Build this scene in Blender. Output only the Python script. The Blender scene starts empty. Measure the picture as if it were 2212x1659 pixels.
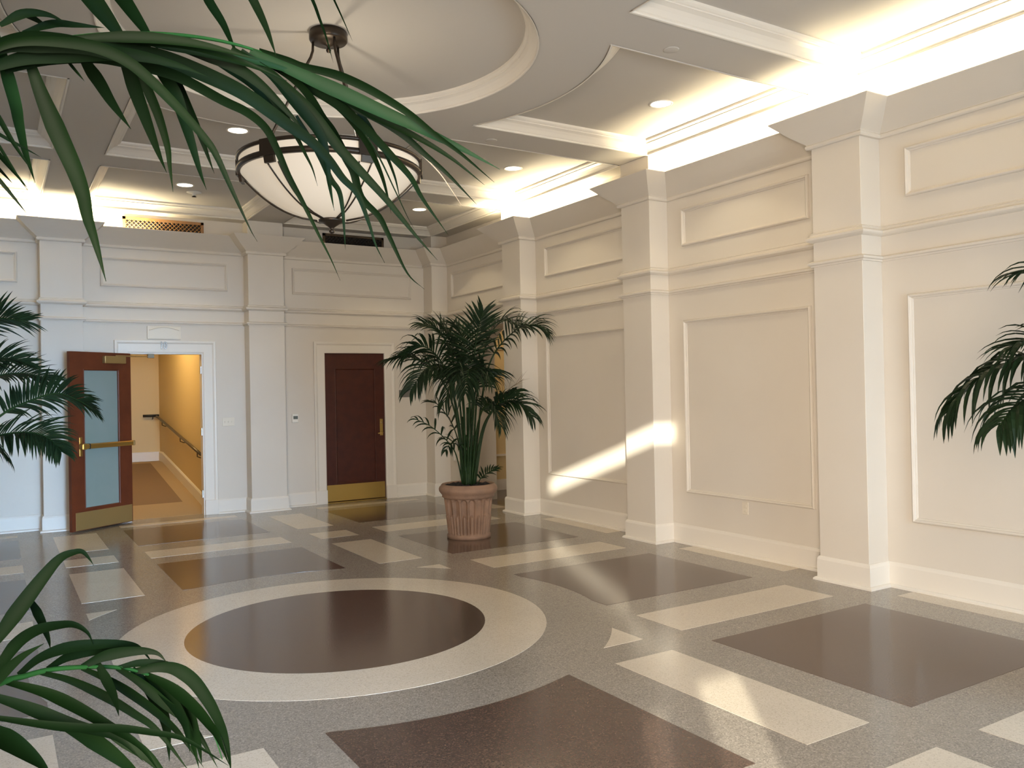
import bpy, bmesh, math, random
from mathutils import Vector, Matrix
random.seed(7)
SC = bpy.context.scene
COL = SC.collection

# ------------------------------------------------------------------ camera
IW, IH, FPX = 2212.0, 1659.0, 1811.31
YAW, PITCH, ROLL = -0.5542, 0.0071, -0.0199
CAM = Vector((0, 0, 1.6))
_f = Vector((-math.sin(YAW), math.cos(YAW), 0)); _r = Vector((math.cos(YAW), math.sin(YAW), 0))
_F = Vector((_f.x * math.cos(PITCH), _f.y * math.cos(PITCH), math.sin(PITCH)))
_U = Vector((-_f.x * math.sin(PITCH), -_f.y * math.sin(PITCH), math.cos(PITCH)))
CR = _r * math.cos(ROLL) + _U * math.sin(ROLL)
CU = -_r * math.sin(ROLL) + _U * math.cos(ROLL)
cam = bpy.data.objects.new('camera', bpy.data.cameras.new('camera'))
COL.objects.link(cam)
cam.matrix_world = Matrix(((CR.x, CU.x, -_F.x, CAM.x), (CR.y, CU.y, -_F.y, CAM.y), (CR.z, CU.z, -_F.z, CAM.z), (0, 0, 0, 1)))
cam.data.sensor_width = 36
cam.data.lens = 36 * FPX / IW
cam.data.clip_start = 0.02
SC.camera = cam

# ------------------------------------------------------------------ world, sun, daylight, exposure
SC.view_settings.view_transform = 'Standard'
SC.view_settings.look = 'None'
SC.view_settings.gamma = 1
SC.view_settings.use_curve_mapping = False
SC.view_settings.exposure = 0.0
w = bpy.data.worlds.new('world'); SC.world = w; w.use_nodes = True
w.node_tree.nodes['Background'].inputs[0].default_value = (0.62, 0.76, 1.0, 1)
w.node_tree.nodes['Background'].inputs[1].default_value = 0.8
SUN_DIR = Vector((0.78, 1.0, -0.33)).normalized()


def lamp(name, kind, loc, power, color, direction=None, size=None, size_y=None, spread=None, radius=None):
    d = bpy.data.lights.new(name, kind)
    d.energy = power; d.color = color
    if kind == 'AREA':
        d.shape = 'RECTANGLE'; d.size = size; d.size_y = size_y or size
        if spread: d.spread = spread
    if radius is not None: d.shadow_soft_size = radius
    o = bpy.data.objects.new(name, d); COL.objects.link(o); o.location = loc
    if direction is not None:
        o.rotation_euler = Vector(direction).to_track_quat('-Z', 'Y').to_euler()
    return o


sun = lamp('sun', 'SUN', (-4, -6, 6), 14.0, (1.0, 0.90, 0.74), SUN_DIR)
sun.data.angle = 0.012
DAY = (0.62, 0.77, 1.0)
lamp('daylight_left_window', 'AREA', (-0.75, -0.90, 1.35), 238, (1.0, 0.84, 0.69), (0.88, 1, -0.15), 1.8, 2.4, 1.55)
lamp('daylight_middle_window', 'AREA', (1.55, -0.90, 1.35), 86, (0.44, 0.68, 1.0), (-0.13, 1, -0.11), 1.9, 2.4, 0.75)
lamp('daylight_right_window', 'AREA', (4.2, -0.90, 1.35), 102, (0.62, 0.82, 1.0), (-0.05, 1, -0.12), 2.0, 2.4, 2.1)
SC.cycles.max_bounces = 10
SC.cycles.diffuse_bounces = 6
SC.cycles.caustics_reflective = False
SC.cycles.caustics_refractive = False
SC.cycles.sample_clamp_indirect = 6

# ------------------------------------------------------------------ dimensions
XR, YB, DP = 5.985, 11.798, 0.245
XF, YF = XR - DP, YB - DP
XL, YN = -1.985, -1.0
ZS, ZT = 3.98, 4.095
PIL_R = [(1.62, 2.08), (4.081, 4.534), (6.537, 6.986), (9.024, 9.4665)]
PIL_B = [(0.4974, 0.9547), (2.967, 3.4527)]
XC, YC = 5.717, 11.509


# ------------------------------------------------------------------ materials
def mat(name, color, rough=0.5, metal=0.0, spec=0.5, noise=None, bump=None, emit=None, coat=0.0, trans=0.0, sub=None):
    m = bpy.data.materials.new(name); m.use_nodes = True
    nt = m.node_tree; b = nt.nodes['Principled BSDF']
    b.inputs['Base Color'].default_value = (*color, 1)
    b.inputs['Roughness'].default_value = rough
    b.inputs['Metallic'].default_value = metal
    b.inputs['Specular IOR Level'].default_value = spec
    b.inputs['Coat Weight'].default_value = coat
    b.inputs['Transmission Weight'].default_value = trans
    if emit:
        b.inputs['Emission Color'].default_value = (*emit[0], 1)
        b.inputs['Emission Strength'].default_value = emit[1]
    tc = nt.nodes.new('ShaderNodeTexCoord')
    if noise:                                   # (scale, second colour, contrast lo, hi)
        n = nt.nodes.new('ShaderNodeTexNoise'); n.inputs['Scale'].default_value = noise[0]
        n.inputs['Detail'].default_value = 4
        nt.links.new(tc.outputs['Object'], n.inputs['Vector'])
        r = nt.nodes.new('ShaderNodeValToRGB')
        r.color_ramp.elements[0].position = noise[2]; r.color_ramp.elements[1].position = noise[3]
        r.color_ramp.elements[0].color = (*color, 1); r.color_ramp.elements[1].color = (*noise[1], 1)
        nt.links.new(n.outputs['Fac'], r.inputs['Fac']); nt.links.new(r.outputs['Color'], b.inputs['Base Color'])
    if bump:                                    # (scale, strength)
        n = nt.nodes.new('ShaderNodeTexNoise'); n.inputs['Scale'].default_value = bump[0]
        nt.links.new(tc.outputs['Object'], n.inputs['Vector'])
        bp = nt.nodes.new('ShaderNodeBump'); bp.inputs['Strength'].default_value = bump[1]
        bp.inputs['Distance'].default_value = 0.01
        nt.links.new(n.outputs['Fac'], bp.inputs['Height']); nt.links.new(bp.outputs['Normal'], b.inputs['Normal'])
    return m


def terrazzo(name, base, chip, dark, scale=140):
    m = bpy.data.materials.new(name); m.use_nodes = True
    nt = m.node_tree; b = nt.nodes['Principled BSDF']
    tc = nt.nodes.new('ShaderNodeTexCoord')
    v = nt.nodes.new('ShaderNodeTexVoronoi'); v.inputs['Scale'].default_value = scale
    nt.links.new(tc.outputs['Object'], v.inputs['Vector'])
    sep = nt.nodes.new('ShaderNodeSeparateColor'); nt.links.new(v.outputs['Color'], sep.inputs[0])
    r = nt.nodes.new('ShaderNodeValToRGB'); r.color_ramp.interpolation = 'CONSTANT'
    e = r.color_ramp.elements
    e[0].position = 0; e[0].color = (*dark, 1); e[1].position = 0.16; e[1].color = (*base, 1)
    x = e.new(0.80); x.color = (*chip, 1)
    nt.links.new(sep.outputs[0], r.inputs['Fac'])
    n = nt.nodes.new('ShaderNodeTexNoise'); n.inputs['Scale'].default_value = 1.3; n.inputs['Detail'].default_value = 5
    nt.links.new(tc.outputs['Object'], n.inputs['Vector'])
    mr = nt.nodes.new('ShaderNodeMapRange'); mr.inputs['To Min'].default_value = 0.86; mr.inputs['To Max'].default_value = 1.12
    nt.links.new(n.outputs['Fac'], mr.inputs['Value'])
    mx = nt.nodes.new('ShaderNodeMix'); mx.data_type = 'RGBA'; mx.blend_type = 'MULTIPLY'; mx.inputs[0].default_value = 1
    nt.links.new(r.outputs['Color'], mx.inputs[6]); nt.links.new(mr.outputs[0], mx.inputs[7])
    nt.links.new(mx.outputs[2], b.inputs['Base Color'])
    b.inputs['Roughness'].default_value = 0.15
    b.inputs['Specular IOR Level'].default_value = 0.62
    n2 = nt.nodes.new('ShaderNodeTexNoise'); n2.inputs['Scale'].default_value = 90
    nt.links.new(tc.outputs['Object'], n2.inputs['Vector'])
    bp = nt.nodes.new('ShaderNodeBump'); bp.inputs['Strength'].default_value = 0.05; bp.inputs['Distance'].default_value = 0.004
    nt.links.new(n2.outputs['Fac'], bp.inputs['Height']); nt.links.new(bp.outputs['Normal'], b.inputs['Normal'])
    return m


def leafmat(name, c1, c2, rough=0.38, trans=0.12, spec=0.35):
    m = bpy.data.materials.new(name); m.use_nodes = True
    nt = m.node_tree; b = nt.nodes['Principled BSDF']; out = nt.nodes['Material Output']
    tc = nt.nodes.new('ShaderNodeTexCoord')
    n = nt.nodes.new('ShaderNodeTexNoise'); n.inputs['Scale'].default_value = 7
    nt.links.new(tc.outputs['Object'], n.inputs['Vector'])
    r = nt.nodes.new('ShaderNodeValToRGB')
    r.color_ramp.elements[0].position = 0.35; r.color_ramp.elements[1].position = 0.7
    r.color_ramp.elements[0].color = (*c1, 1); r.color_ramp.elements[1].color = (*c2, 1)
    nt.links.new(n.outputs['Fac'], r.inputs['Fac']); nt.links.new(r.outputs['Color'], b.inputs['Base Color'])
    b.inputs['Roughness'].default_value = rough; b.inputs['Specular IOR Level'].default_value = spec
    tr = nt.nodes.new('ShaderNodeBsdfTranslucent')
    nt.links.new(r.outputs['Color'], tr.inputs['Color'])
    mx = nt.nodes.new('ShaderNodeMixShader'); mx.inputs[0].default_value = trans
    nt.links.new(b.outputs[0], mx.inputs[1]); nt.links.new(tr.outputs[0], mx.inputs[2])
    nt.links.new(mx.outputs[0], out.inputs['Surface'])
    return m


M = dict(
    wall=mat('wall_paint', (0.655, 0.605, 0.53), 0.55, spec=0.3, noise=(1.2, (0.675, 0.63, 0.56), 0.3, 0.7), bump=(160, 0.04)),
    trim=mat('trim_paint', (0.74, 0.70, 0.63), 0.38, spec=0.4),
    ceil=mat('ceiling_paint', (0.53, 0.505, 0.465), 0.75, spec=0.2, bump=(120, 0.03)),
    gray=terrazzo('grey_terrazzo', (0.262, 0.232, 0.196), (0.345, 0.310, 0.266), (0.190, 0.167, 0.142), 165),
    dark=terrazzo('brown_terrazzo', (0.082, 0.052, 0.040), (0.12, 0.076, 0.058), (0.055, 0.036, 0.029), 170),
    cream=terrazzo('cream_terrazzo', (0.60, 0.53, 0.43), (0.64, 0.57, 0.47), (0.52, 0.45, 0.36), 170),
    door=mat('mahogany', (0.066, 0.016, 0.008), 0.42, spec=0.3, noise=(9, (0.048, 0.012, 0.007), 0.35, 0.7)),
    odoor=mat('cherry_stain', (0.125, 0.031, 0.012), 0.42, spec=0.3, noise=(6, (0.095, 0.024, 0.010), 0.35, 0.7)),
    brass=mat('brass', (0.52, 0.36, 0.11), 0.28, metal=0.9, bump=(3, 0.05)),
    dullbrass=mat('dull_brass', (0.36, 0.25, 0.10), 0.42, metal=0.6),
    glass=mat('frosted_glass', (0.20, 0.265, 0.245), 0.35, spec=0.4, noise=(1.5, (0.24, 0.30, 0.29), 0.3, 0.7)),
    bronze=mat('oil_rubbed_bronze', (0.050, 0.038, 0.028), 0.36, metal=0.75),
    bowl=mat('alabaster_glass', (0.50, 0.45, 0.38), 0.30, emit=((1.0, 0.85, 0.64), 0.36)),
    lens=mat('lamp_lens', (0.9, 0.9, 0.9), 0.4, emit=((1.0, 0.86, 0.66), 7.0)),
    plastic=mat('white_plastic', (0.80, 0.78, 0.72), 0.35),
    ivory=mat('ivory_plastic', (0.72, 0.66, 0.55), 0.4),
    screen=mat('lcd_screen', (0.12, 0.14, 0.13), 0.2),
    plaque=mat('grey_plaque', (0.16, 0.15, 0.13), 0.4),
    chrome=mat('polished_steel', (0.40, 0.39, 0.38), 0.12, metal=1.0),
    steel=mat('satin_steel', (0.42, 0.41, 0.39), 0.35, metal=0.9),
    black=mat('black_rail', (0.015, 0.014, 0.012), 0.4),
    rail=mat('handrail_bronze', (0.10, 0.075, 0.045), 0.4, metal=0.5),
    grille=mat('oak_grille', (0.30, 0.155, 0.055), 0.45, noise=(12, (0.24, 0.12, 0.045), 0.3, 0.7)),
    void=mat('duct_dark', (0.012, 0.009, 0.007), 0.8),  # near-black colour standing in for dark depth behind openings
    hall=mat('corridor_paint', (0.62, 0.49, 0.26), 0.6),  # cream walls with the yellow of the warm lamplight mixed into the colour
    carpet=mat('corridor_carpet', (0.23, 0.15, 0.085), 0.85, noise=(220, (0.19, 0.125, 0.07), 0.35, 0.65), bump=(300, 0.3)),
    carpet2=mat('corridor_carpet_border', (0.40, 0.29, 0.16), 0.85, noise=(220, (0.35, 0.25, 0.14), 0.35, 0.65), bump=(300, 0.3)),
    terra=mat('terracotta', (0.27, 0.165, 0.108), 0.75, noise=(9, (0.20, 0.125, 0.085), 0.35, 0.72), bump=(60, 0.25)),
    soil=mat('potting_soil', (0.016, 0.013, 0.012), 0.95, bump=(40, 0.9)),
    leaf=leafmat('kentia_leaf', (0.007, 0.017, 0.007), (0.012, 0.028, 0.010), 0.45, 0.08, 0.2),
    nleaf=leafmat('near_kentia_leaf', (0.0012, 0.0046, 0.001), (0.0021, 0.008, 0.0016), 0.5, 0.14, 0.03),  # near leaves darkened in colour to imitate standing in shadow
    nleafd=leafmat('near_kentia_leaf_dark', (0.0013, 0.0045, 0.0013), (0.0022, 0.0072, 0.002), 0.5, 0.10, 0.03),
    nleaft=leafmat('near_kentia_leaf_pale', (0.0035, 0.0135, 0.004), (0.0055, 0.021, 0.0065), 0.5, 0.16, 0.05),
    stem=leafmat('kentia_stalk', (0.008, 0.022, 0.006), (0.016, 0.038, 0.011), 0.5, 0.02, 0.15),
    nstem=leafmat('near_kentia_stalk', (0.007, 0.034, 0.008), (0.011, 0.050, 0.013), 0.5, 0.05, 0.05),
    dry=leafmat('dry_kentia_leaf', (0.17, 0.12, 0.07), (0.20, 0.15, 0.09), 0.6, 0.1),
    shade=mat('shade_fabric', (0.75, 0.74, 0.70), 0.8),  # for the added panels that block the sun, out of view
)


def clearglass(name):
    m = bpy.data.materials.new(name); m.use_nodes = True
    nt = m.node_tree; out = nt.nodes['Material Output']
    tr = nt.nodes.new('ShaderNodeBsdfTransparent'); tr.inputs[0].default_value = (0.95, 0.97, 0.97, 1)
    gl = nt.nodes.new('ShaderNodeBsdfGlossy'); gl.inputs['Roughness'].default_value = 0.02
    mx = nt.nodes.new('ShaderNodeMixShader'); mx.inputs[0].default_value = 0.06
    nt.links.new(tr.outputs[0], mx.inputs[1]); nt.links.new(gl.outputs[0], mx.inputs[2]); nt.links.new(mx.outputs[0], out.inputs['Surface'])
    return m


M['pane'] = clearglass('window_glass')


# ------------------------------------------------------------------ object helpers
def add(name, verts, faces, m, parent=None, smooth=False, loc=None):
    me = bpy.data.meshes.new(name)
    me.from_pydata([tuple(v) for v in verts], [], faces)
    me.update()
    bm = bmesh.new(); bm.from_mesh(me); bmesh.ops.recalc_face_normals(bm, faces=bm.faces)
    bm.to_mesh(me); bm.free()
    me.materials.append(M[m] if isinstance(m, str) else m)
    if smooth:
        for p in me.polygons: p.use_smooth = True
    o = bpy.data.objects.new(name, me); COL.objects.link(o)
    if parent: o.parent = parent
    if loc: o.location = loc
    return o


def empty(name, loc=(0, 0, 0), rz=0.0, parent=None):
    o = bpy.data.objects.new(name, None); COL.objects.link(o)
    o.location = loc; o.rotation_euler = (0, 0, rz); o.empty_display_size = 0.1
    if parent: o.parent = parent
    return o


def tag(o, label, cat, group=None, kind=None):
    o['label'] = label; o['category'] = cat
    if group: o['group'] = group
    if kind: o['kind'] = kind
    return o


class MB:
    def __init__(s): s.v = []; s.f = []

    def raw(s, v, f):
        n = len(s.v); s.v += [Vector(x) for x in v]; s.f += [[i + n for i in q] for q in f]; return s

    def box(s, a, b, bev=0.0):
        (x0, y0, z0), (x1, y1, z1) = a, b
        if bev <= 0:
            return s.raw([(x0, y0, z0), (x1, y0, z0), (x1, y1, z0), (x0, y1, z0), (x0, y0, z1), (x1, y0, z1), (x1, y1, z1), (x0, y1, z1)],
                         [(0, 1, 2, 3), (4, 7, 6, 5), (0, 4, 5, 1), (1, 5, 6, 2), (2, 6, 7, 3), (3, 7, 4, 0)])
        bm = bmesh.new(); bmesh.ops.create_cube(bm, size=1)
        for v in bm.verts:
            v.co = Vector(((x0 + x1) / 2 + v.co.x * (x1 - x0), (y0 + y1) / 2 + v.co.y * (y1 - y0), (z0 + z1) / 2 + v.co.z * (z1 - z0)))
        bmesh.ops.bevel(bm, geom=bm.edges[:], offset=bev, segments=1, affect='EDGES')
        bm.verts.index_update()
        s.raw([v.co.copy() for v in bm.verts], [[v.index for v in f.verts] for f in bm.faces]); bm.free(); return s

    def tube(s, pts, r, n=8, cap=True):
        pts = [Vector(p) for p in pts]; k = len(pts)
        rs = r if isinstance(r, (list, tuple)) else [r] * k
        t0 = (pts[1] - pts[0]).normalized()
        up = Vector((0, 0, 1)) if abs(t0.z) < 0.9 else Vector((1, 0, 0))
        a = t0.cross(up).normalized(); v = []; f = []
        for i, p in enumerate(pts):
            t = (pts[min(i + 1, k - 1)] - pts[max(i - 1, 0)]).normalized()
            a = (a - t * a.dot(t)).normalized(); b = t.cross(a)
            for j in range(n):
                an = 2 * math.pi * j / n
                v.append(p + (a * math.cos(an) + b * math.sin(an)) * rs[i])
        for i in range(k - 1):
            for j in range(n):
                f.append((i * n + j, i * n + (j + 1) % n, (i + 1) * n + (j + 1) % n, (i + 1) * n + j))
        if cap: f += [list(range(n)), list(range((k - 1) * n, k * n))]
        return s.raw(v, f)

    def lathe(s, prof, n=32, c=(0, 0, 0), cap=False):
        v = []; f = []; k = len(prof)
        for r, z in prof:
            for j in range(n):
                an = 2 * math.pi * j / n
                v.append((c[0] + r * math.cos(an), c[1] + r * math.sin(an), c[2] + z))
        for i in range(k - 1):
            for j in range(n):
                f.append((i * n + j, i * n + (j + 1) % n, (i + 1) * n + (j + 1) % n, (i + 1) * n + j))
        if cap: f += [list(range(n)), list(range((k - 1) * n, k * n))]
        return s.raw(v, f)

    def prism(s, poly, z0, z1):
        n = len(poly)
        v = [(x, y, z0) for x, y in poly] + [(x, y, z1) for x, y in poly]
        return s.raw(v, [list(range(n)), list(range(n, 2 * n))] + [(i, (i + 1) % n, (i + 1) % n + n, i + n) for i in range(n)])

    def sweep(s, path, prof, closed=False, mp=None):
        """profile (d to the left of the path, h) swept along a plane polyline with mitred corners"""
        P = [Vector((p[0], p[1])) for p in path]; k = len(P); v = []; f = []
        mp = mp or (lambda x, y, h: (x, y, h))
        for i in range(k):
            e1 = P[i] - P[i - 1] if (closed or i > 0) else P[1] - P[0]
            e2 = P[(i + 1) % k] - P[i] if (closed or i < k - 1) else e1
            if not closed and i == 0: e1 = e2
            n1 = Vector((-e1.y, e1.x)).normalized(); n2 = Vector((-e2.y, e2.x)).normalized()
            m = (n1 + n2) / max(0.2, 1 + n1.dot(n2))
            for d, h in prof: v.append(mp(P[i].x + m.x * d, P[i].y + m.y * d, h))
        q = len(prof)
        for i in range(k if closed else k - 1):
            for j in range(q - 1):
                a, b = i * q, ((i + 1) % k) * q
                f.append((a + j, b + j, b + j + 1, a + j + 1))
        if not closed: f += [list(range(q)), list(range((k - 1) * q, k * q))]
        return s.raw(v, f)

    def build(s, name, m, parent=None, smooth=False, loc=None):
        return add(name, s.v, s.f, m, parent, smooth, loc)


def filled(name, outer, holes, h0, h1, m, mp, parent=None):
    """flat slab with holes; mp maps (x, y, h) to the room"""
    cu = bpy.data.curves.new('outline', 'CURVE'); cu.dimensions = '2D'; cu.fill_mode = 'BOTH'
    cu.extrude = (h1 - h0) / 2
    for poly in [outer] + holes:
        sp = cu.splines.new('POLY'); sp.points.add(len(poly) - 1); sp.use_cyclic_u = True
        for p, q in zip(sp.points, poly): p.co = (q[0], q[1], 0, 1)
    t = bpy.data.objects.new('outline', cu); COL.objects.link(t)
    dg = bpy.context.evaluated_depsgraph_get(); dg.update()
    me = bpy.data.meshes.new_from_object(t.evaluated_get(dg))
    v = [mp(x.co.x, x.co.y, x.co.z + (h0 + h1) / 2) for x in me.vertices]; f = [list(p.vertices) for p in me.polygons]
    bpy.data.objects.remove(t); bpy.data.curves.remove(cu); bpy.data.meshes.remove(me)
    bm = bmesh.new()
    vs = [bm.verts.new(x) for x in v]
    for q in f:
        try: bm.faces.new([vs[i] for i in q])
        except ValueError: pass
    bmesh.ops.remove_doubles(bm, verts=bm.verts, dist=1e-5)
    bm.verts.index_update()
    r = add(name, [x.co.copy() for x in bm.verts], [[x.index for x in q.verts] for q in bm.faces], m, parent)
    bm.free(); return r


def rect(x0, y0, x1, y1): return [(x0, y0), (x1, y0), (x1, y1), (x0, y1)]


def rect_minus_disc(x0, y0, x1, y1, c, R):
    pts = []
    cs = rect(x0, y0, x1, y1)
    for i in range(4):
        a, b = cs[i], cs[(i + 1) % 4]
        for k in range(160): pts.append((a[0] + (b[0] - a[0]) * k / 160, a[1] + (b[1] - a[1]) * k / 160))
    ins = [math.hypot(p[0] - c[0], p[1] - c[1]) < R for p in pts]
    if all(ins): return None
    if not any(ins): return cs
    n = len(pts)
    st = next(i for i in range(n) if not ins[i] and ins[i - 1])      # first point after the bite
    seq = [pts[(st + i) % n] for i in range(n) if not ins[(st + i) % n]]
    keep = [seq[0]] + [p for p in seq[1:-1] if p in cs] + [seq[-1]]
    a1 = math.atan2(seq[-1][1] - c[1], seq[-1][0] - c[0]); a0 = math.atan2(seq[0][1] - c[1], seq[0][0] - c[0])
    d = (a0 - a1 + math.pi) % (2 * math.pi) - math.pi
    m = 28
    for i in range(m + 1):
        an = a1 + d * i / m
        keep.append((c[0] + R * math.cos(an), c[1] + R * math.sin(an)))
    out = []
    for p in keep:
        if not out or math.hypot(p[0] - out[-1][0], p[1] - out[-1][1]) > 0.004: out.append(p)
    return out


def at(u, v, d):
    """point seen at photo pixel (u, v), d metres from the camera"""
    q = CR * ((u - IW / 2) / FPX) + CU * ((IH / 2 - v) / FPX) + _F
    return CAM + q.normalized() * d


def circle(c, r, n=96): return [(c[0] + r * math.cos(2 * math.pi * i / n), c[1] + r * math.sin(2 * math.pi * i / n)) for i in range(n)]


# ================================================================== FLOOR
floor = MB().box((XL, YN, -0.10), (XR + 0.02, YB + 0.14, 0.0)).build('floor', 'gray')
tag(floor, 'polished grey terrazzo floor with brown and cream inlays and a centre medallion', 'floor', kind='structure')
FC = (2.02, 5.59)
FR = 1.87
HI = 0.0012


def inlay(poly, m):
    if poly: MB().prism(poly, 0.0, HI).build('inlay_panel', m, floor)


dcols = [(-1.30, 0.22), (1.31, 2.72), (3.82, 5.355)]
scols = [(-1.85, -1.72), (0.565, 1.02), (3.05, 3.49), (5.74, 5.945)]
drows = [(0.05, 1.40), (2.50, 3.85), (4.91, 6.205), (7.35, 8.64), (9.82, 11.08)]
srows = [(-0.8, -0.37), (1.74, 2.17), (4.12, 4.575), (6.545, 6.985), (8.99, 9.405), (11.33, 11.50)]
for (x0, x1) in dcols:
    for (y0, y1) in drows:
        if x0 > 1 and x1 < 3 and 4.5 < y0 < 5: continue
        inlay(rect_minus_disc(x0, y0, x1, y1, FC, FR), 'dark')
    for (y0, y1) in srows: inlay(rect_minus_disc(x0, y0, x1, y1, FC, FR), 'cream')
for (x0, x1) in scols:
    for (y0, y1) in drows: inlay(rect_minus_disc(x0, y0, x1, y1, FC, FR), 'cream')
    if -1 < x0 < 5:
        for (y0, y1) in srows[:-1]: inlay(rect_minus_disc(x0, y0, x1, y1, FC, FR), 'cream')
v = [(*p, 0.0) for p in circle(FC, 1.43)] + [(*p, 0.0) for p in circle(FC, 1.005)]
v += [(x, y, HI) for x, y, z in v]
n = 96
MB().raw(v, [(i, (i + 1) % n, (i + 1) % n + n, i + n) for i in range(n)] + [(i + 2 * n, (i + 1) % n + 2 * n, (i + 1) % n + 3 * n, i + 3 * n) for i in range(n)]
         + [(i, (i + 1) % n, (i + 1) % n + 2 * n, i + 2 * n) for i in range(n)] + [(i + n, (i + 1) % n + n, (i + 1) % n + 3 * n, i + 3 * n) for i in range(n)]).build('inlay_ring', 'cream', floor)
MB().prism(circle(FC, 1.005), 0.0, HI).build('inlay_disc', 'dark', floor)

# ================================================================== RIGHT WALL
AY, AW, ASP, ARI = 10.06, 0.57, 2.22, 0.31                      # arched opening


def arch_pts(n=20): return [(AY + AW * math.cos(math.pi * i / n), ASP + ARI * math.sin(math.pi * i / n)) for i in range(n + 1)]


mpR = lambda y, z, h: (XR + h, y, z)
outl = [(YN, 0), (AY - AW, 0)] + [p for p in reversed(arch_pts())] + [(AY + AW, 0), (YB + 0.14, 0), (YB + 0.14, ZT), (YN, ZT)]
wr = filled('wall_right', outl, [], 0.0, 0.30, 'wall', mpR)
tag(wr, 'cream panelled right wall with white faced pilasters and an arched opening', 'wall', kind='structure')
for a, b in PIL_R: MB().box((XF, a, 0), (XR, b, ZS), 0.003).build('pilaster', 'wall', wr)
MB().box((XC, YC, 0), (XR, YB, ZS), 0.003).build('pilaster', 'wall', wr)

CROWN = [(0, 3.518), (0.026, 3.520), (0.034, 3.530), (0.034, 3.548), (0.026, 3.556), (0.030, 3.562), (0.050, 3.578), (0.085, 3.605),
         (0.130, 3.643), (0.175, 3.686), (0.212, 3.722), (0.239, 3.748), (0.241, 3.754), (0.228, 3.754), (0.150, 3.682), (0.0, 3.682)]
RAIL1 = [(0, 2.752), (0.012, 2.752), (0.030, 2.762), (0.042, 2.772), (0.044, 2.788), (0.032, 2.797), (0.020, 2.803), (0.013, 2.818), (0.018, 2.822), (0.010, 2.830), (0, 2.830)]
RAIL2 = [(0, 2.552), (0.016, 2.552), (0.018, 2.564), (0.034, 2.570), (0.036, 2.586), (0.022, 2.594), (0.010, 2.600), (0, 2.600)]
BASE = [(0, 0.195), (0.007, 0.195), (0.013, 0.185), (0.018, 0.168), (0.018, 0.026), (0.030, 0.024), (0.042, 0.014), (0.043, 0.0), (0, 0.0)]


def right_path(y0, y1):
    p = [(XR, y0)]
    for a, b in PIL_R:
        if a >= y0 and b <= y1: p += [(XR, a), (XF, a), (XF, b), (XR, b)]
    return p


pr = right_path(YN, YB) + [(XR, YC), (XC, YC), (XC, YB)]
cr = MB().sweep(pr, CROWN).build('crown_moulding', 'wall', wr)
MB().sweep(pr, RAIL1).build('rail_moulding', 'wall', wr)
MB().sweep(pr, RAIL2).build('rail_moulding', 'wall', wr)
MB().sweep(right_path(YN, AY - AW - 0.001)[:-1] + [(XR, AY - AW)], BASE).build('baseboard', 'trim', wr)
MB().sweep([(XR, AY + AW), (XR, YC), (XC, YC), (XC, YB)], BASE).build('baseboard', 'trim', wr)

PANEL = [(0, 0), (0, 0.016), (0.005, 0.028), (0.013, 0.032), (0.022, 0.026), (0.027, 0.012), (0.036, 0.008), (0.038, 0.0)]
mpRw = lambda y, z, h: (XR - h, y, z)


def panel_r(y0, y1, z0, z1): MB().sweep(rect(y0, z0, y1, z1)[::1], PANEL, True, mpRw).build('panel_moulding', 'wall', wr)


edges = [p for q in PIL_R for p in q]
for a, b in [(2.08, 4.081), (4.534, 6.537), (6.986, 9.024)]:
    panel_r(a + 0.222, b - 0.222, 0.525, 2.272)
    panel_r(a + 0.222, b - 0.222, 3.022, 3.402)
panel_r(9.4665 + 0.19, YC - 0.16, 3.022, 3.402)
panel_r(AY + AW + 0.20, YC - 0.14, 0.525, 2.272)
panel_r(-0.75, 1.40, 0.525, 2.272)
panel_r(-0.75, 1.40, 3.022, 3.402)

# passage behind the arch
ps = MB()
PX0, PX1, PYF = XR + 0.30, XR + 2.2, 11.583
MB().box((XR, AY - AW - 0.6, -0.10), (PX1, PYF, -0.001)).build('floor_passage', 'dark', floor)
tag(MB().box((PX0 - 0.0, PYF, 0), (PX1, PYF + 0.1, 2.9)).build('wall_passage_back', 'hall'), 'far wall of the side passage seen through the arch', 'wall', kind='structure')
wpb = bpy.data.objects['wall_passage_back']
MB().box((PX0, PYF - 0.03, 0), (PX1, PYF, 0.17)).build('baseboard', 'trim', wpb)
MB().box((PX0, PYF - 0.03, 0.545), (PX1, PYF, 0.575)).build('chair_rail', 'trim', wpb)
MB().box((PX0, PYF - 0.04, 2.255), (PX1, PYF, 2.295)).build('picture_rail', 'trim', wpb)
tag(MB().box((PX1, 8.8, 0), (PX1 + 0.1, PYF + 0.1, 2.9)).build('wall_passage_side', 'hall'), 'side wall of the passage behind the arch', 'wall', kind='structure')
tag(MB().box((PX0, 8.7, 0), (PX1, 8.8, 2.9)).build('wall_passage_front', 'hall'), 'near wall of the passage behind the arch', 'wall', kind='structure')
tag(MB().box((PX0, 8.7, 2.9), (PX1 + 0.1, PYF + 0.1, 3.0)).build('ceiling_passage', 'ceil'), 'low ceiling of the passage behind the arch', 'ceiling', kind='structure')
lamp('passage_lamp', 'AREA', (PX0 + 0.8, 10.6, 2.86), 9, (1.0, 0.74, 0.46), (0, 0.2, -1), 0.5, 0.5)

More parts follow.
